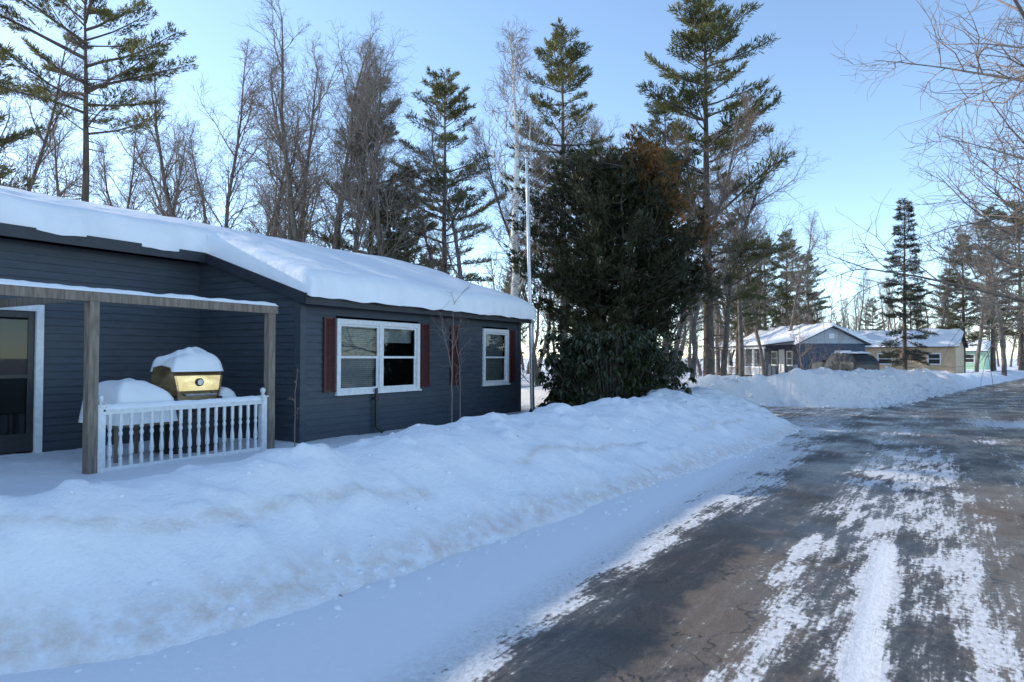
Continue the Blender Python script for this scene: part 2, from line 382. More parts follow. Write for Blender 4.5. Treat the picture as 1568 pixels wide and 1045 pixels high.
def roof_snow():
    st=.08
    gx=np.arange(BX-.3,RX+.13,st); gy=np.arange(YL-.3,Y1+OV+.10,st)
    X,Y=np.meshgrid(gx,gy)
    XL=LX+.35+.06
    ins=((Y<Y0-.15)&(X<XL))|(Y>=Y0-.15)
    dR=gx[-1]-X; dT=gy[-1]-Y; dB=Y-gy[0]; dL=X-gx[0]
    dmain=np.minimum(np.minimum(dR,dT),np.minimum(dB,dL))
    nx=np.maximum(XL-X,0); ny=np.maximum(Y-(Y0-.15),0)
    dn=np.where(Y<Y0-.15,nx,np.where(X>XL,ny,np.hypot(nx,ny)))
    d=np.minimum(dmain,dn)
    r=.26; e=np.clip(1-d/r,0,1); fac=np.sqrt(np.clip(1-e**2*.6,0,1))
    T=.40+.10*(fbm(X*.5,Y*.5,3,71)-.5)+.06*(fbm(X*2.2,Y*2.2,4,72)-.5)
    zr=roofz(X)-.10*np.exp(-((X-RIDGE)/.7)**2)
    Z=zr+T*fac
    jx=.16*(fbm(Y*1.7,X*0,4,81)-.5)*(dR<.05); jn=.18*(fbm(Y*2.2,X*0,4,82)-.5)*((dn<.08)&(Y<Y0-.15)&(XL-X<.12))
    Xj=X+jx+jn
    bm=bmesh.new(); vid={}
    ny_,nx_=X.shape
    for j in range(ny_):
        for i in range(nx_):
            if ins[j,i]: vid[(j,i)]=bm.verts.new((Xj[j,i],Y[j,i],Z[j,i]))
    for j in range(ny_-1):
        for i in range(nx_-1):
            k=[(j,i),(j,i+1),(j+1,i+1),(j+1,i)]
            if all(q in vid for q in k): bm.faces.new([vid[q] for q in k])
    be=[e for e in bm.edges if e.is_boundary]
    r_=bmesh.ops.extrude_edge_only(bm,edges=be)
    for v in r_['geom']:
        if isinstance(v,bmesh.types.BMVert):
            zb=float(roofz(np.array(v.co.x)))
            v.co.z=zb+.005 - (.06*float(fbm(np.array(v.co.y*3.1),np.array(v.co.x),3,90)))
    me=bpy.data.meshes.new('roof_snow'); bm.normal_update(); bm.to_mesh(me); bm.free()
    for p in me.polygons: p.use_smooth=True
    me.materials.append(RSNOW)
    link(bpy.data.objects.new('roof_snow',me),house)
roof_snow()

def window(parent,name,y0,y1,z0,z1,x,nlights=1,blind=True,mat=WHITE):
    mb=MB(); c=.085
    mb.box((x-.02,y0,z0),(x+.045,y0+c,z1)); mb.box((x-.02,y1-c,z0),(x+.045,y1,z1))
    mb.box((x-.02,y0+c,z1-c),(x+.045,y1-c,z1)); mb.box((x-.02,y0-.02,z0-.03),(x+.07,y1+.02,z0)); mb.box((x-.02,y0+c,z0),(x+.043,y1-c,z0+c*.6))
    a=y0+c; b=y1-c; za=z0+c*.6; zb=z1-c; w=(b-a)/nlights
    for k in range(nlights):
        p=a+w*k; q=p+w
        if k: mb.box((x-.02,p-.05,za),(x+.043,p+.05,zb)); p+=.05
        if k<nlights-1: q-=.05
        zm=(za+zb)/2
        f=.04
        for (s,e,xo) in ((za,zm+.02,-.005),(zm-.02,zb,.012)):
            mb.box((x+xo-.02,p,s),(x+xo,p+f,e)); mb.box((x+xo-.02,q-f,s),(x+xo,q,e))
            mb.box((x+xo-.021,p+f,s),(x+xo-.001,q-f,s+f)); mb.box((x+xo-.021,p+f,e-f),(x+xo-.001,q-f,e))
            mb.poly([(x+xo-.012,p+f,s+f),(x+xo-.012,q-f,s+f),(x+xo-.012,q-f,e-f),(x+xo-.012,p+f,e-f)],1)
        if blind and k==0:
            zc=zb-.03
            while zc>za+.05:
                mb.add([(x-.10,p,zc),(x-.10,q,zc),(x-.075,q,zc-.032),(x-.075,p,zc-.032)],[(0,1,2,3)],2); zc-=.036
        elif blind:
            mb.add([(x-.12,p,zb),(x-.12,q,zb),(x-.12,q,zb-.30),(x-.12,p,zb-.30)],[(0,1,2,3)],2)
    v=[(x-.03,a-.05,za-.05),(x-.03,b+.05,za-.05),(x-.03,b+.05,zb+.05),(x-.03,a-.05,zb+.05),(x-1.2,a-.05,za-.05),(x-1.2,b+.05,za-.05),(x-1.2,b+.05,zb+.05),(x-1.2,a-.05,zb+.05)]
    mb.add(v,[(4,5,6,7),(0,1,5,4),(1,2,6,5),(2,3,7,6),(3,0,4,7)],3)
    mb.obj(name,[mat,GLASS,BLIND,DARK],parent)
window(house,'double_window',*W1,WX,2); window(house,'small_window',*W2,WX,1)
mb=MB()
for a,b in ((8.17,8.44),(10.76,11.03),(11.76,12.04),(14.20,14.44)):
    mb.box((WX+.018,a,1.02),(WX+.032,b,2.28))
    for s in (a,b-.04): mb.box((WX+.033,s,1.02),(WX+.05,s+.04,2.28))
    z=1.06
    while z<2.24:
        mb.add([(WX+.033,a+.04,z+.035),(WX+.033,b-.04,z+.035),(WX+.05,b-.04,z),(WX+.05,a+.04,z)],[(0,1,2,3)]); z+=.04
mb.obj('shutters',[RED],house)
mb=MB(); c=.10
mb.box((LX-.02,DY1-.0,.2),(LX+.05,DY1+c,2.38)); mb.box((LX-.02,DY0-c,.2),(LX+.05,DY0,2.38)); mb.box((LX-.02,DY0,2.28),(LX+.05,DY1,2.38))
mb.box((LX-.02,DY0,.24),(LX+.0,DY0+.09,2.28),1); mb.box((LX-.02,DY1-.09,.24),(LX+.0,DY1,2.28),1); mb.box((LX-.02,DY0+.09,.24),(LX+0,DY1-.09,.5),1); mb.box((LX-.02,DY0+.09,2.18),(LX+0,DY1-.09,2.28),1)
mb.box((LX-.02,DY0+.09,1.3),(LX+0,DY1-.09,1.36),1)
mb.poly([(LX-.01,DY0+.09,.5),(LX-.01,DY1-.09,.5),(LX-.01,DY1-.09,2.18),(LX-.01,DY0+.09,2.18)],2)
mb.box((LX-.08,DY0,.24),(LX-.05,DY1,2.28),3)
mb.box((LX+.001,DY0+.02,1.1),(LX+.05,DY0+.06,1.2),1)
mb.obj('storm_door',[WHITE,BLACK,GLASS,DARK],house,bevel=.004)
mb=MB()
mb.tube([(WX+.09,9.4,1.05),(WX+.09,9.4,.35),(WX+.2,9.45,.25)],[.03]*3,8)
mb.box((WX+.018,9.36,.85),(WX+.11,9.44,.88)); mb.obj('vent_pipe',[BLACK],house,True)

# ------------------------------------------------------------------ porch
porch=empty('porch')
PX=-8.6
mb=MB()
for y in (4.49,7.13): mb.box((PX-.06,y-.06,-.02),(PX+.06,y+.06,2.28))
mb.box((PX-.06,.2,-.02),(PX+.06,.32,2.28))
mb.box((PX-.045,-.5,2.28),(PX+.045,7.25,2.40))
for y in (.1,4.43): mb.box((LX+.02,y-.02,2.285),(PX-.05,y+.02,2.395))
mb.obj('posts_and_beam',[WOODW],porch,bevel=.006)
def snow_strip(mb,x0,x1,y0,y1,z,h,seed,st=.05,m=0,pw=.5,nz=1.1,fq=4):
    gx=np.linspace(x0,x1,max(3,int((x1-x0)/st)+1)); gy=np.linspace(y0,y1,max(3,int((y1-y0)/st)+1))
    X,Y=np.meshgrid(gx,gy)
    d=np.minimum(np.minimum(X-x0,x1-X),np.minimum(Y-y0,y1-Y)); w=min(x1-x0,y1-y0)/2
    Z=z+h*np.clip(1-(1-np.clip(d/w,0,1))**2,0,1)**pw*(1-nz/2+nz*fbm(X*fq+seed,Y*fq,3,seed))-.004*(d<=0)
    nx=len(gx);ny=len(gy); i=np.arange(ny-1)[:,None]*nx+np.arange(nx-1)[None,:]
    mb.add(np.stack([X,Y,Z],-1).reshape(-1,3),np.stack([i,i+1,i+1+nx,i+nx],-1).reshape(-1,4),m)
mb=MB(); snow_strip(mb,PX-.05,PX+.055,-.5,7.25,2.402,.05,3,.035); mb.obj('beam_snow',[RSNOW],porch,True)
mb=MB(); ya,yb=4.62,6.98
mb.box((PX-.03,ya,.90),(PX+.03,yb,.94)); mb.box((PX-.045,ya,.941),(PX+.045,yb,.965)); mb.box((PX-.03,ya,.20),(PX+.03,yb,.25))
for y in (ya-.02,yb+.03):
    mb.box((PX-.045,y-.045,.0),(PX+.045,y+.045,1.0)); mb.box((PX-.06,y-.06,1.001),(PX+.06,y+.06,1.025))
    mb.lathe([(.0,.12),(.03,.11),(.042,.075),(.03,.04),(.02,.02),(.035,0)],(PX,y,1.026),12)
prof=[(.019,0),(.019,.10),(.012,.12),(.022,.15),(.024,.20),(.016,.30),(.012,.36),(.020,.39),(.020,.41),(.012,.44),(.019,.47),(.019,.65)]
n=17
for i in range(n):
    y=ya+.10+(yb-ya-.2)*i/(n-1); mb.lathe([(r*1.25,z) for r,z in prof],(PX,y,.25),8)
    mb.tube([(PX,y,.2),(PX,y,-.0)],[.02,.02],6)
mb.obj('railing',[WHITE],porch)
mb=MB(); snow_strip(mb,PX-.05,PX+.05,ya,yb,.966,.06,5,.03); mb.obj('railing_snow',[RSNOW],porch,True)

tab=empty('snow_covered_patio_table')
mb=MB()
mb.box((-9.75,5.0,.68),(-9.0,5.75,.72)); 
for x in (-9.7,-9.08):
    for y in (5.04,5.67): mb.box((x,y,.0),(x+.04,y+.04,.68))
mb.obj('table_frame',[WOODW],tab)
mb=MB(); snow_strip(mb,-9.85,-8.9,4.98,5.82,.722,.60,14,.04,0,.38,.5,2); mb.obj('table_snow',[RSNOW],tab,True)

gr=empty('barbecue_grill',(-9.4,6.28,0))
mb=MB()
prof=[(.27,.98),(.31,1.12),(.30,1.34),(.20,1.46),(.02,1.49),(-.18,1.46),(-.28,1.30),(-.29,.98)]
def loft(mb,prof,ys,sc,m):
    k=len(prof); vs=[]
    for y,s_ in zip(ys,sc):
        vs+=[(x*s_,y*(1+.14*(z-1.2)/.25),z) for x,z in prof]
    f=[(i*k+j,i*k+j+1,(i+1)*k+j+1,(i+1)*k+j) for i in range(len(ys)-1) for j in range(k-1)]
    mb.add(vs,f,m)
loft(mb,prof,[-.36,-.33,.33,.36],[.97,1,1,.97],0)
for y in (-.36,.36):
    s_=1 if y>0 else -1
    mb.poly([(x*.99,(y+s_*.002)*(1+.14*(z-1.2)/.25),z) for x,z in prof],0)
    mb.box((-.26,y-.03,.94),(.30,y+.03,1.02),1)
mb.obj('lid',[STEEL,BLACK],gr,bevel=.004)
mb=MB(); 
an=np.arange(18)*2*math.pi/18
for r,xo,m in ((.06,.322,0),(.042,.328,1)):
    mb.add([(xo,r*math.cos(a),1.24+r*math.sin(a)) for a in an],[list(range(18))],m)
mb.tube([(.36,-.25,1.06),(.36,.25,1.06)],[.014,.014],8,1,True)
for y in (-.24,.24): mb.tube([(.28,y,1.06),(.37,y,1.06)],[.012,.012],6,0,True)
mb.obj('thermometer_and_handle',[BLACK,METAL],gr)
mb=MB()
mb.box((-.27,-.37,.74),(.30,.37,.938),0); mb.box((-.25,-.36,.12),(.27,.36,.738),1)
mb.box((.271,-.34,.16),(.285,-.01,.72),0);mb.box((.271,.01,.16),(.285,.34,.72),0)
for y in (-.25,-.08,.08,.25):
    mb.tube([(.30,y,.83),(.345,y,.83)],[.03,.025],10,0,True)
for y in (-.32,.32):
    for x in (-.2,.22): mb.tube([(x,y-.02,.06),(x,y+.02,.06)],[.06,.06],12,0,True)
mb.box((-.22,-.72,.90),(.24,-.375,.935),0); mb.box((-.22,.375,.90),(.24,.72,.935),0)
mb.obj('cart',[BLACK,BLACK],gr,bevel=.006)
mb=MB(); snow_strip(mb,-.28,.31,-.40,.40,1.40,.30,17,.03,0,.5,.7); snow_strip(mb,-.22,.24,.40,.72,.937,.22,19,.04); snow_strip(mb,-.22,.24,-.72,-.4,.937,.2,23,.04)
mb.obj('grill_snow',[RSNOW],gr,True)

fp=empty('flagpole',(-8.42,15.15,0))
mb=MB(); mb.tube([(0,0,-.1),(-.05,0,2.2),(-.12,0,4.6),(-.18,0,6.7)],[.06,.054,.044,.034],12)
mb.lathe([(0,.14),(.04,.12),(.055,.07),(.04,.02),(0,0)],(-.18,0,6.7),12)
mb.tube([(-.05,.06,2.2),(-.14,.06,6.4)],[.006,.006],4)
mb.tube([(-.17,0,6.6),(-.10,.0,6.65)],[.02,.03],8,0,True)
mb.obj('pole',[METAL],fp,True)

# ------------------------------------------------------------------ trees
def norm(v): return v/(np.linalg.norm(v)+1e-9)
def side_dir(d,ang,az):
    ref=np.array([0,0,1.]) if abs(d[2])<.9 else np.array([1.,0,0])
    a=norm(np.cross(d,ref)); b=np.cross(d,a)
    return norm(d*math.cos(ang)+(a*math.cos(az)+b*math.sin(az))*math.sin(ang))
def bare_tree_mesh(name,seed,H=10.,mat=None,twigmat=None,spread=1.,fork=False,nb=30,crown0=.3,dens=1.,rb=.013,tw=1.,l3=True,asc=1.):
    R=np.random.default_rng(seed); mb=MB()
    def grow(p,d,L,r,lev):
        k={0:12,1:6,2:4,3:3}[lev]; pts=[p]; dd=d
        for i in range(k):
            wob={0:.07,1:.18,2:.25,3:.28}[lev]
            up={0:.02,1:.07,2:.05,3:.03}[lev]
            dd=norm(dd+R.normal(0,wob,3)+np.array([0,0,up])); pts.append(pts[-1]+dd*L/k)
        pts=np.array(pts); tt=np.linspace(0,1,k+1)
        rad=r*(1-tt*.93)**(.9 if lev==0 else 1.)+.0024*tw
        mb.tube(pts,rad,{0:8,1:5,2:3,3:3}[lev],0 if lev<2 else 1)
        if lev==3 or (lev==2 and not l3): return
        n={0:nb,1:int(10*dens),2:int(5*dens)}[lev]
        for c in range(n):
            u=(crown0+(1-crown0)*(c+R.random())/n) if lev==0 else .2+.8*(c+R.random())/n
            u=min(u,.985)
            q=u*k; i=int(q); pp=pts[i]*(1-(q-i))+pts[min(i+1,k)]*(q-i)
            di=norm(pts[min(i+1,k)]-pts[i])
            if lev==0:
                ang=math.radians(R.uniform(30,60))*(1-.35*u)*(.7+.3*spread)*asc; cl=L*R.uniform(.16,.38)*spread*(1.25-u)**.6
                if u>.9: cl*=.7
            elif lev==1: ang=math.radians(R.uniform(30,60)); cl=L*R.uniform(.28,.55)*(1.25-u*.8)
            else: ang=math.radians(R.uniform(28,60)); cl=L*R.uniform(.4,.65)
            rr=float(np.interp(q,np.arange(k+1),rad))
            cr=min(rr*.62,{0:.0085,1:.013,2:.016}[lev]*cl*1.0+.0015)
            grow(pp,side_dir(di,ang,R.random()*6.283),cl,cr,lev+1)
    if fork:
        grow(np.zeros(3),norm(np.array([.13,.03,1])),H,H*rb,0)
        grow(np.array([0,0,.1]),norm(np.array([-.15,-.05,1])),H*.93,H*rb*.85,0)
    else: grow(np.zeros(3),np.array([0,0,1.]),H,H*rb,0)
    return mb.mesh(name,[mat or BARK,twigmat or BARKL],True)

def blades(mb,C,D,n,L,w,spread,up,R,m=1,droop=0):
    C=np.repeat(C,n,0); D=np.repeat(D,n,0); k=len(C)
    d=D*(1)+R.normal(0,spread,(k,3)); d[:,2]+=up; d/=np.linalg.norm(d,axis=1,keepdims=True)+1e-9
    s=np.cross(d,R.normal(0,1,(k,3))); s/=np.linalg.norm(s,axis=1,keepdims=True)+1e-9
    l=L*R.uniform(.6,1.15,(k,1)); ww=w*R.uniform(.7,1.2,(k,1))
    a=C+R.normal(0,L*.15,(k,3)); mid=a+d*l*.45; e=a+d*l; e[:,2]-=droop*l[:,0]
    V=np.stack([a,mid+s*ww,e,mid-s*ww],1).reshape(-1,3)
    F=np.arange(k)[:,None]*4+np.array([0,1,2,3])[None]
    mb.add(V,F,m)
def pine_mesh(name,seed,H=10.,crown0=.35,wid=.2,step=.045,drop=.15,fol=None,tl=.26,tw=.018,tier=1.,top_narrow=.6,nbl=7,updir=.2,gap=0.,lv=(.35,1.3)):
    R=np.random.default_rng(seed); mb=MB(); k=14
    tp=np.zeros((k+1,3)); tp[:,2]=np.linspace(0,H,k+1); tp[:,0]=np.cumsum(R.normal(0,.012*H/10,k+1)); tp[:,1]=np.cumsum(R.normal(0,.012*H/10,k+1)); tp[0,:2]=0
    tr=H*.0135*(1-np.linspace(0,1,k+1)*.95)
    mb.tube(tp,tr,8,0)
    z=crown0*H; C=[];D=[]
    for i in range(26 if crown0>.15 else 0):
        zz_=R.uniform(.10*H,max(crown0,.13)*H*1.2); a=R.random()*6.283; l=R.uniform(.03,.10)*H
        p=np.array([np.interp(zz_,tp[:,2],tp[:,0]),np.interp(zz_,tp[:,2],tp[:,1]),zz_]); dd=np.array([math.cos(a),math.sin(a),R.uniform(-.3,.2)])
        e=p+dd*l; mb.tube([p,p+dd*l*.5,e],[.018*H/10,.01*H/10,.004],3,0)
        for q in range(3):
            m_=p+dd*l*R.uniform(.4,.9); mb.tube([m_,m_+norm(dd+R.normal(0,.6,3))*l*.35],[.006,.003],3,0)
    while z<H*.985:
        u=(z/H-crown0)/(1-crown0)
        prof=(1-u)**top_narrow*(.55+.45*min(1,u/.22))
        nbr=R.integers(3,7)
        a0=R.random()*6.283
        for b in range(nbr):
            if R.random()<drop: continue
            a=a0+b*6.283/nbr+R.normal(0,.3)
            l=H*wid*prof*R.uniform(*lv)+.012*H
            if gap and vn(np.array(z*.9),np.array(a*1.3),seed)<gap: l*=.4
            p=np.array([np.interp(z,tp[:,2],tp[:,0]),np.interp(z,tp[:,2],tp[:,1]),z+R.normal(0,.01*H)])
            el=updir+.55*u**1.5+R.normal(0,.13)
            kk=5; pts=[p]; dd=norm(np.array([math.cos(a),math.sin(a),el-.1]))
            for i in range(kk):
                dd=norm(dd+np.array([0,0,.05 if updir>0 else (-.04 if i<3 else .1)])+R.normal(0,.08,3)); pts.append(pts[-1]+dd*l/kk)
            pts=np.array(pts); mb.tube(pts,l*.017*(1-np.linspace(0,1,kk+1)*.85)+.004,4,0)
            nl=max(4,int(l/(.045*H)*6*tier))
            for c in range(nl):
                v=.30+.70*(c+R.random())/nl; q=min(v*kk,kk-.01); i=int(q); pp=pts[i]*(1-(q-i))+pts[i+1]*(q-i)
                di=norm(pts[i+1]-pts[i]); sd=norm(np.cross(di,[0,0,1.]))*(1 if c%2 else -1)
                bd=norm(di*.7+sd*R.uniform(.5,1)+np.array([0,0,R.uniform(-.05,.25)])); bl=l*R.uniform(.14,.3)*(1.25-v)+.12
                e=pp+bd*bl; mb.tube([pp,e],[.006,.003],3,0)
                for w_ in np.linspace(.4,1,max(2,int(bl/.2))): C.append(pp+bd*bl*w_); D.append(bd)
            C.append(pts[-1]); D.append(dd)
        z+=step*H*R.uniform(.5,1.5)*(1-.45*u)
    C=np.array(C);D=np.array(D)
    blades(mb,C,D,nbl,tl,tw,.55,.35 if updir>0 else .0,R,1)
    return mb.mesh(name,[BARKP,fol or PINE],True)

def at(b,d,dz=0.):   # survey position: bearing (tangent) and distance from the road viewpoint
    return (d*(-.512+.859*b), d*(.859+.512*b), dz)
bare=[bare_tree_mesh('bare_tree_a',1,16,spread=1.0,nb=30,dens=1.2,asc=.85,tw=1.2),
      bare_tree_mesh('bare_tree_b',2,16,spread=.9,fork=True,nb=22,crown0=.35,dens=1.15,asc=.85,tw=1.2),
      bare_tree_mesh('bare_tree_c',3,16,BARK,BARKR,spread=.85,nb=30,crown0=.3,dens=1.2,rb=.010,asc=.8,tw=1.2),
      bare_tree_mesh('bare_tree_d',4,16,spread=1.2,nb=28,crown0=.22,dens=1.2,tw=1.2)]
farb=[bare_tree_mesh('far_tree_a',5,16,spread=1.0,nb=28,crown0=.25,dens=1.2,tw=3.,l3=False,asc=.9),
      bare_tree_mesh('far_tree_b',6,16,BARK,BARKR,spread=1.2,nb=28,crown0=.2,dens=1.3,tw=3.,l3=False),
      bare_tree_mesh('far_tree_c',8,16,spread=.8,nb=26,crown0=.3,dens=1.2,tw=3.,l3=False,asc=.85)]
birchm=bare_tree_mesh('birch_mesh',12,14,BIRCH,BARKR,spread=.8,nb=30,crown0=.22,dens=1.2,rb=.0135,tw=1.2)
widem=bare_tree_mesh('wide_tree_mesh',9,15,BARK,BARKR,spread=2.1,nb=46,crown0=.10,dens=1.5,tw=1.5)
pines=[pine_mesh('pine_a',21,18,.34,.20,.034,.15,PINE,.29,.022,1.1,gap=.30,nbl=8),
       pine_mesh('pine_b',22,18,.22,.22,.034,.14,PINE,.29,.022,1.1,gap=.30,nbl=8),
       pine_mesh('pine_c',23,18,.30,.19,.034,.16,PINED,.29,.022,1.1,gap=.30,nbl=8)]
pine_sparse=pine_mesh('pine_sparse',27,18,.60,.25,.040,.22,PINE,.26,.019,1.2,.45,8,gap=.25)
sprucem=pine_mesh('spruce',31,10,.16,.145,.030,.08,SPRUCE,.17,.014,1.1,.9,7,-.10,0,(.6,1.2))
def put(name,me,b,d,H,baseH,rot=None,sx=1.):
    o=bpy.data.objects.new(name,me); x,y,z=at(b,d); o.location=(x,y,0); s=H/baseH
    o.scale=(s*sx,s*sx,s); o.rotation_euler=(0,0,rnd.random()*6.28 if rot is None else rot); link(o); return o
T=[(-.707,24,12.5,0),(-.74,29,15,2),(-.664,34,14.5,3),(-.568,36,13.5,2),(-.52,34,13.8,3),(-.463,33,15,0),(-.415,34,15.8,2),(-.367,36,15.2,3),
   (-.329,33,17,0),(-.291,34,17.8,1),(-.262,36,16.8,2),(-.225,34,15.4,3),(-.176,33,15.0,0),(-.138,37,15.8,2),(-.061,33,13.2,0),(-.02,36,15,2),
   (.04,34,14,2),(.13,36,14.5,0),(.17,31,11.5,3),(.235,30,13.5,2),(.335,38,13.5,0),(.26,28,11.5,2),(.37,44,13,2),(.09,29,10.5,3),
   (-.44,40,15.5,1),(-.31,40,18,3),(-.54,41,14,0),(.19,40,15,2),(.31,34,12,3),(-.10,33,12,2),(.40,52,12,0),(-.39,41,15,3),(-.60,42,12,2)]
for b,d,h,k in T: put('bare_tree',bare[k],b,d,h,16)
P=[(-.205,35,16.0,1,1.),(-.1,36,16.8,0,1.),(.0775,33,17.6,0,1.),(.288,33,20.3,1,1.05),(.225,37,16,2,1.),(-.155,42,13.5,2,1.),(.33,43,11,2,.9),(-.18,33,10,2,1.)]
for b,d,h,k,s in P: put('pine_tree',pines[k],b,d,h,18,None,s)
put('pine_tree',pine_sparse,-.631,28,18.0,18,1.0)
put('birch_tree',birchm,.001,24,14.1,14,.6)
put('spruce_tree',sprucem,.575,34,9.6,10,.3)
for x,y,h,r,sx in ((5.9,27.2,15.5,2.2,1.15),(8.3,33,16,4.1,1.1)):
    o=bpy.data.objects.new('bare_tree',widem); o.location=(x,y,0); s=h/15; o.scale=(s*sx,s*sx,s); o.rotation_euler=(0,0,r); link(o)
for b,d,h,k in ((.37,58,12,2),(.405,62,13,1),(.435,64,11.5,2),(.66,60,12.5,1),(.705,58,14.5,2),(.745,62,16,1),(.64,74,11,2)):
    put('pine_tree',pines[k],b,d,h,18,None,1.15)
for b,d,h,k in ((.62,60,11,0),(.68,54,12,3),(.72,50,13,0),(.76,46,12,3),(.56,66,10,2),(.50,66,10,0)): put('bare_tree',bare[k],b,d,h,16)
# pines west of the home, outside the picture, whose shadows fall over the road
for x,y,h,k in ((-26,8.6,15,0),(-31.5,10.8,17,1),(-28,-1.2,16,0)):
    o=bpy.data.objects.new('pine_tree',pines[k]); o.location=(x,y,0); o.scale=(h/18,)*3; o.rotation_euler=(0,0,rnd.random()*6); link(o)
forest=empty('distant_tree_line')
R2=random.Random(3)
def fput(me,b,d,H,bh):
    o=bpy.data.objects.new('tree',me); x,y,z=at(b,d); o.location=(x,y,0); s=H/bh; o.scale=(s*1.1,s*1.1,s); o.rotation_euler=(0,0,R2.random()*6.28); link(o,forest)
for i in range(125):
    b=-.98+1.36*(i+R2.random())/125; d=R2.uniform(50,82)
    if i%6: fput(R2.choice(farb),b,d,R2.uniform(9,15) if b<-.3 else R2.uniform(9,14),16)
    else: fput(R2.choice(pines),b,d,R2.uniform(7,12),18)
for i in range(105):
    b=.3+.85*(i+R2.random())/105; d=R2.uniform(92,140)
    if i%7: fput(R2.choice(farb),b,d,R2.uniform(9,14),16)
    else: fput(R2.choice(pines),b,d,R2.uniform(8,13),18)
for i in range(26):
    b=R2.uniform(.3,.5); d=R2.uniform(66,84); fput(R2.choice(farb),b,d,R2.uniform(6,11),17)

def cedar():
    R=np.random.default_rng(5); root=empty('cedar_tree',(-7.4,18.2,0)); mb=MB()
    C=[];D=[]
    def prof(z): return np.interp(z,[.6,1.5,2.6,3.6,4.6,5.6,6.4,7.0,7.7],[.6,.9,1.5,2.4,2.75,2.7,2.3,1.6,.7])
    stems=[]
    for s_ in range(6):
        a=s_*1.05; top=np.array([math.cos(a)*1.3,math.sin(a)*1.3,R.uniform(5.4,7.0)])
        pts=[np.array([math.cos(a)*.12,math.sin(a)*.12,0])+ (top)*u**1.3*np.array([1,1,0])+np.array([0,0,top[2]*u])+R.normal(0,.05,3) for u in np.linspace(0,1,8)]
        mb.tube(pts,.11*(1-np.linspace(0,1,8)*.9),6,0); stems.append(np.array(pts))
    n=0
    while n<400:
        z=R.uniform(1.0,7.5); a=R.random()*6.283
        lump=.55+.85*float(vn(np.array(a*2.2),np.array(z*1.3),77))
        r=float(prof(z))*lump*R.uniform(.65,1.12)
        if float(vn(np.array(a*3+4),np.array(z*1.7),78))<.33: continue
        e=np.array([r*math.cos(a),r*math.sin(a),z+R.normal(0,.15)])
        st=stems[R.integers(6)]; zi=max(.3,z-r*.5); j=np.argmin(abs(st[:,2]-zi)); p=st[j]
        mid=(p+e)/2+np.array([0,0,-.08]); mb.tube([p,mid,e],[.022,.013,.004],4,0)
        di=norm(e-p); L=np.linalg.norm(e-p)
        for u in np.linspace(.35,1.0,max(3,int(L/.22))):
            q=p+(e-p)*u+np.array([0,0,-.08*math.sin(u*3.14)])
            for w_ in range(3):
                C.append(q+R.normal(0,.12,3)); D.append(norm(di+R.normal(0,.45,3)+np.array([0,0,.45])))
        n+=1
    blades(mb,np.array(C),np.array(D),9,.19,.021,.45,.1,R,1)
    mb.obj('crown_and_stems',[BARKP,CEDAR],root,True)
cedar()
def shrub(name,loc,r,h,n,seed,mat=RHODO):
    R=np.random.default_rng(seed); root=empty(name,loc); mb=MB(); C=[]
    for i in range(n):
        a=R.random()*6.283; v=R.random()**.6; el=R.uniform(.05,1.45)
        lump=.75+.45*float(vn(np.array(a*2.2),np.array(el*3),seed))
        rr=r*lump*(.55+.5*v); p=np.array([rr*math.cos(a)*math.cos(el)**.6,rr*math.sin(a)*math.cos(el)**.6,.15+h*lump*1.05*math.sin(el)*(.55+.45*v)]); C.append(p)
        if i%4==0: mb.tube([(0,0,0),p*np.array([.5,.5,.35]),p],[.02,.012,.005],4,0)
    C=np.array(C); k=9; CC=np.repeat(C,k,0); m=len(CC)
    az=R.random(m)*6.283; l=R.uniform(.13,.21,m); w=l*.17
    d=np.stack([np.cos(az),np.sin(az),R.uniform(-2.2,-.2,m)],1); d/=np.linalg.norm(d,axis=1,keepdims=True)
    s=np.stack([-np.sin(az),np.cos(az),np.zeros(m)],1)
    a0=CC; mid=CC+d*l[:,None]*.5+np.array([0,0,.015]); e=CC+d*l[:,None]
    V=np.stack([a0,mid+s*w[:,None],e,mid-s*w[:,None],mid+np.array([0,0,-.008])],1).reshape(-1,3)
    i0=np.arange(m)[:,None]*5
    mb.add(V,np.concatenate([i0+np.array([[0,1,4]]),i0+np.array([[1,2,4]]),i0+np.array([[2,3,4]]),i0+np.array([[3,0,4]])]),1)
    mb.obj('branches_and_leaves',[BARK,mat],root)
shrub('rhododendron_bush',(-6.1,14.6,.1),1.75,2.05,1500,41)
shrub('rhododendron_bush',(-7.1,16.4,.1),1.4,1.9,900,43)
def sapling(name,loc,H,seed,spread=1.3,nb=7):
    me=bare_tree_mesh(name+'_mesh',seed,H,BARKR,BARKR,spread=spread,nb=nb,crown0=.3,dens=.4,rb=.006,tw=.9)
    o=bpy.data.objects.new(name,me); o.location=loc; link(o); return o
sapling('leafless_sapling',(-8.0,11.1,.1),2.8,51,1.6,6); sapling('leafless_sapling',(-8.15,11.6,.1),2.2,52,1.4,5); sapling('leafless_sapling',(-8.2,7.3,.1),1.3,53,.5,5)
brush=empty('forest_undergrowth'); bm_=[bare_tree_mesh('brush_mesh',60+i,3.2,BARKR,BARKR,spread=1.5,nb=9,crown0=.08,dens=.7,rb=.006) for i in range(2)]
for i in range(80):
    b=R2.uniform(-.2,.5); d=R2.uniform(27,46) if b<.3 else R2.uniform(38,60)
    o=bpy.data.objects.new('brush',R2.choice(bm_)); x,y,z=at(b,d); o.location=(x,y,0); o.scale=(R2.uniform(.7,1.5),)*3; o.rotation_euler=(0,0,R2.random()*6); link(o,brush)

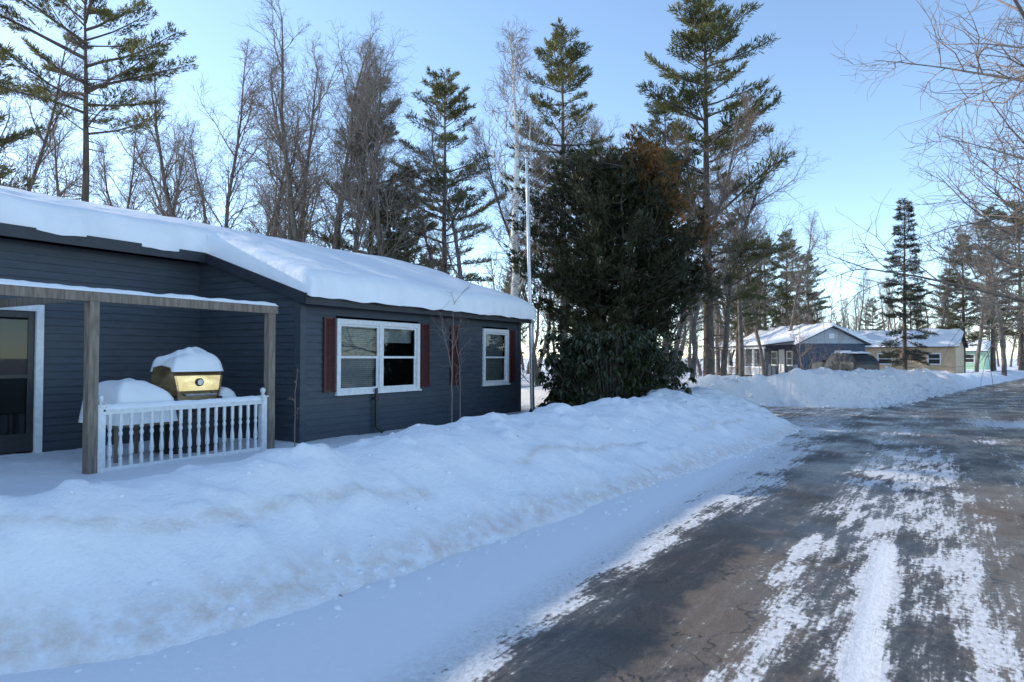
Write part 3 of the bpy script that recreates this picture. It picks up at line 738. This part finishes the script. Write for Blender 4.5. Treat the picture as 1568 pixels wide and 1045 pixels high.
# ------------------------------------------------------------------ distant homes
def gable_home(name,loc,rot,W,L,hw,rise,wall,trim,wins):
    root=empty(name,loc,rot); mb=MB()
    siding(mb,(-W/2,0,0),(1,0,0),(0,-1,0),W,0,hw,course=.2); siding(mb,(-W/2,L,0),(0,-1,0),(-1,0,0),L,0,hw,course=.2)
    siding(mb,(W/2,0,0),(0,1,0),(1,0,0),L,0,hw,course=.2); siding(mb,(W/2,L,0),(-1,0,0),(0,1,0),W,0,hw,course=.2)
    mb.obj('walls',[wall],root); mb=MB()
    for y in (-.0,L): mb.poly([(-W/2,y,hw),(W/2,y,hw),(0,y,hw+rise)],0)
    mb.obj('gable_ends',[trim],root)
    o=.3; k=rise/(W/2); mb=MB()
    e=hw-o*k
    top=[(-W/2-o,e+.08),(0,hw+rise+.08),(W/2+o,e+.08)]; bot=[(W/2+o,e),(0,hw+rise),(-W/2-o,e)]
    mb.prism(top+bot,'y',-o,L+o); mb.obj('roof',[NAVYT],root)
    mb=MB()
    gx=np.linspace(-W/2-o-.03,W/2+o+.03,25); gy=np.linspace(-o-.03,L+o+.03,int(L/.25)); X,Y=np.meshgrid(gx,gy)
    d=np.minimum(np.minimum(X-gx[0],gx[-1]-X),np.minimum(Y-gy[0],gy[-1]-Y))
    Z=hw+rise-k*np.abs(X)+.085+.30*np.sqrt(np.clip(1-(1-np.clip(d/.3,0,1))**2,0,1))*(.4+1.2*fbm(X*.9+loc[0],Y*1.2,3,33))
    nx=len(gx); ny=len(gy); i=np.arange(ny-1)[:,None]*nx+np.arange(nx-1)[None,:]
    mb.add(np.stack([X,Y,Z],-1).reshape(-1,3),np.stack([i,i+1,i+1+nx,i+nx],-1).reshape(-1,4)); mb.obj('roof_snow',[RSNOW],root,True)
    mb=MB()
    for side,s0,s1,z0,z1 in wins:
        def P(s,z,oo):
            if side=='f': return (s,-oo,z)
            if side=='l': return (-W/2-oo,s,z)
            return (W/2+oo,s,z)
        c=.10
        def bx(a,b,z0_,z1_,o0,o1,m):
            mb.box(P(a,z0_,o0),P(b,z1_,o1),m)
        bx(s0,s0+c,z0,z1,.02,.06,0); bx(s1-c,s1,z0,z1,.02,.06,0); bx(s0+c,s1-c,z1-c,z1,.02,.06,0); bx(s0+c,s1-c,z0,z0+c,.02,.06,0)
        bx(s0+c,s1-c,(z0+z1)/2-.03,(z0+z1)/2+.03,.02,.055,0); bx(s0+c,s1-c,z0+c,z1-c,.018,.025,1)
    if wins: mb.obj('windows',[WHITE,BLACK],root)
    return root
BLUEW=simple('blue_siding',(.020,.040,.080),(.032,.056,.105),4,.55,.1)
LBLUE=simple('pale_siding',(.30,.37,.42),(.42,.47,.52),4,.6,.1)
TAN=simple('tan_siding',(.50,.36,.22),(.60,.45,.30),4,.6,.1)
MINT=simple('mint_siding',(.35,.56,.40),(.44,.64,.48),4,.6,.1)
a35=math.radians(35)
bx_,by_,_=at(.468,48)
bh=gable_home('blue_house',(bx_,by_,0),a35,4.9,10.5,2.6,1.15,BLUEW,LBLUE,
   [('f',.2,1.4,1.0,2.1),('l',.7,1.6,1.0,2.1),('l',3.0,4.0,1.0,2.1),('l',6.5,7.6,1.0,2.1),('l',8.6,9.6,1.0,2.1)])
mb=MB()
for y in np.linspace(.6,10,7): mb.box((-4.75,y-.06,0),(-4.63,y+.06,2.25))
mb.box((-4.76,.4,2.252),(-4.62,10.2,2.40)); mb.box((-4.74,.6,.9),(-4.68,10,.96)); mb.box((-4.74,.6,.35),(-4.68,10,.4))
for y in np.arange(.75,10,.16): mb.box((-4.73,y-.02,.4),(-4.69,y+.02,.9))
mb.box((-2.47,1.9,.2),(-2.5,2.8,2.2)); mb.obj('porch_posts',[WHITE],bh)
mb=MB(); mb.box((-4.9,.2,.0),(-2.46,10.3,.25)); mb.obj('porch_deck',[WOODW],bh)
mb=MB(); mb.add([(-4.95,.1,2.42),(-2.6,.1,2.72),(-2.6,10.4,2.72),(-4.95,10.4,2.42),(-4.95,.1,2.50),(-2.6,.1,2.80),(-2.6,10.4,2.80),(-4.95,10.4,2.50)],[(0,3,2,1),(4,5,6,7),(0,1,5,4),(1,2,6,5),(2,3,7,6),(3,0,4,7)]); mb.obj('porch_roof',[NAVYT],bh)
mb=MB()
gx=np.linspace(-5.0,-2.55,12); gy=np.linspace(.05,10.45,42); X,Y=np.meshgrid(gx,gy); d=np.minimum(np.minimum(X-gx[0],gx[-1]-X+.3),np.minimum(Y-gy[0],gy[-1]-Y))
Z=2.505+(X+4.95)*.1277+.25*np.sqrt(np.clip(1-(1-np.clip(d/.25,0,1))**2,0,1))*(.6+.8*fbm(X,Y,3,8)); nx=12; i=np.arange(41)[:,None]*nx+np.arange(11)[None,:]
mb.add(np.stack([X,Y,Z],-1).reshape(-1,3),np.stack([i,i+1,i+1+nx,i+nx],-1).reshape(-1,4)); mb.obj('porch_snow',[RSNOW],bh,True)
mb=MB(); mb.box((-.2,-.03,2.95),(.2,-.01,3.3)); mb.obj('gable_vent',[WHITE],bh)
tx,ty,_=at(.545,60)
gable_home('tan_mobile_home',(tx+5.6,ty+1,0),math.radians(80),4.6,9.0,2.6,1.1,TAN,TAN,[('l',1,2,1,2),('l',4.6,5.8,1,2),('l',7.5,8.5,1,2)])
mx_,my_,_=at(.675,80)
gable_home('mint_mobile_home',(mx_+1.5,my_,0),math.radians(78),4.4,7.5,2.4,.8,MINT,MINT,[('l',1,2,1,2),('l',4.6,5.6,1,2)])

def car():
    x,y,_=at(.486,41.5); root=empty('parked_car',(x,y,0.32),math.radians(-52)); mb=MB()
    CP=simple('car_paint',(.035,.042,.042),(.048,.055,.055),3,.4,.02)
    st=[(-2.25,.45,.80,.72,.82,.60),(-2.12,.32,.90,.84,.92,.70),(-1.6,.30,.98,.88,1.0,.74),(-1.05,.30,1.02,.90,1.06,.74),(-.45,.30,1.03,.90,1.50,.64),(.3,.30,1.03,.90,1.57,.64),
      (1.2,.30,1.04,.90,1.55,.63),(1.85,.32,1.03,.88,1.40,.62),(2.15,.36,1.0,.84,1.04,.66),(2.25,.48,.82,.74,.86,.6)]
    rings=[]
    for X,zl,zb,w,zr,rw in st:
        rings.append([(X,-w*.92,zl),(X,-w,(zl+zb)/2),(X,-w*.97,zb),(X,-rw,zr),(X,0,zr+.03),(X,rw,zr),(X,w*.97,zb),(X,w,(zl+zb)/2),(X,w*.92,zl)])
    k=9; V=np.array(rings).reshape(-1,3); n=len(rings)
    for i in range(n-1):
        for j in range(k-1):
            glass=(j in (2,5) and 3<=i<=7) or (j in (3,4) and i in (3,7))
            mb.add(V[[i*k+j,i*k+j+1,(i+1)*k+j+1,(i+1)*k+j]],[(0,1,2,3)],1 if glass else 0)
    mb.add(V[:k],[list(range(k))],0); mb.add(V[-k:],[list(range(k))],0)
    mb.obj('body',[CP,BLACK],root)
    mb=MB()
    for X in (-1.4,1.4):
        for s_ in (-1,1):
            mb.tube([(X,s_*.70,.33),(X,s_*.91,.33)],[.33,.33],20,0,True); mb.tube([(X,s_*.912,.33),(X,s_*.92,.33)],[.19,.18],14,1,True)
    mb.obj('wheels',[BLACK,METAL],root)
    mb=MB()
    for s_ in (-1,1):
        mb.box((-2.24,s_*.50-.14,.66),(-2.19,s_*.50+.14,.78),0); mb.box((2.2,s_*.6-.1,.8),(2.25,s_*.6+.1,.95),1); mb.box((-.75,s_*.95-.08,1.0),(-.6,s_*.95+.08,1.14),2)
    mb.box((-2.27,-.4,.48),(-2.22,.4,.62),2); mb.obj('lamps_mirrors_grille',[METAL,RED,BLACK],root,bevel=.01)
    mb=MB(); snow_strip(mb,-.4,1.8,-.6,.6,1.53,.10,5,.12); mb.obj('car_snow',[RSNOW],root,True)
car()

# ------------------------------------------------------------------ light, sky, camera
sd=Vector((-1,-.10,0)).normalized(); el=math.radians(23.5)
vec=Vector((sd.x*math.cos(el),sd.y*math.cos(el),math.sin(el)))
sun=bpy.data.lights.new('sun','SUN'); sun.energy=5; sun.angle=math.radians(.5); sun.color=(1,.92,.80)
so=link(bpy.data.objects.new('sun',sun)); so.rotation_euler=vec.to_track_quat('Z','Y').to_euler()
w=bpy.data.worlds.new('World'); scene.world=w; w.use_nodes=True; nt=w.node_tree
sky=nt.nodes.new('ShaderNodeTexSky'); sky.sky_type='NISHITA'; sky.sun_disc=False; sky.sun_elevation=el; sky.sun_rotation=math.atan2(sd.x,sd.y)%(2*math.pi)
sky.air_density=.65; sky.dust_density=.15; sky.ozone_density=2.2
tint=nt.nodes.new('ShaderNodeMix'); tint.data_type='RGBA'; tint.blend_type='MULTIPLY'; tint.inputs[0].default_value=1; tint.inputs[7].default_value=(2.85,2.7,2.4,1)
nt.links.new(sky.outputs[0],tint.inputs[6])
bg=nt.nodes['Background']; bg.inputs[1].default_value=.15; nt.links.new(tint.outputs[2],bg.inputs[0])
cam=bpy.data.cameras.new('camera'); cam.lens=24; cam.sensor_width=36; cam.clip_end=3000; cam.clip_start=.05
co=link(bpy.data.objects.new('camera',cam)); co.location=(0,0,1.6); co.rotation_euler=(math.radians(91.4),0,math.radians(30.8)); scene.camera=co
scene.view_settings.view_transform='Standard'; scene.view_settings.look='None'; scene.view_settings.exposure=0
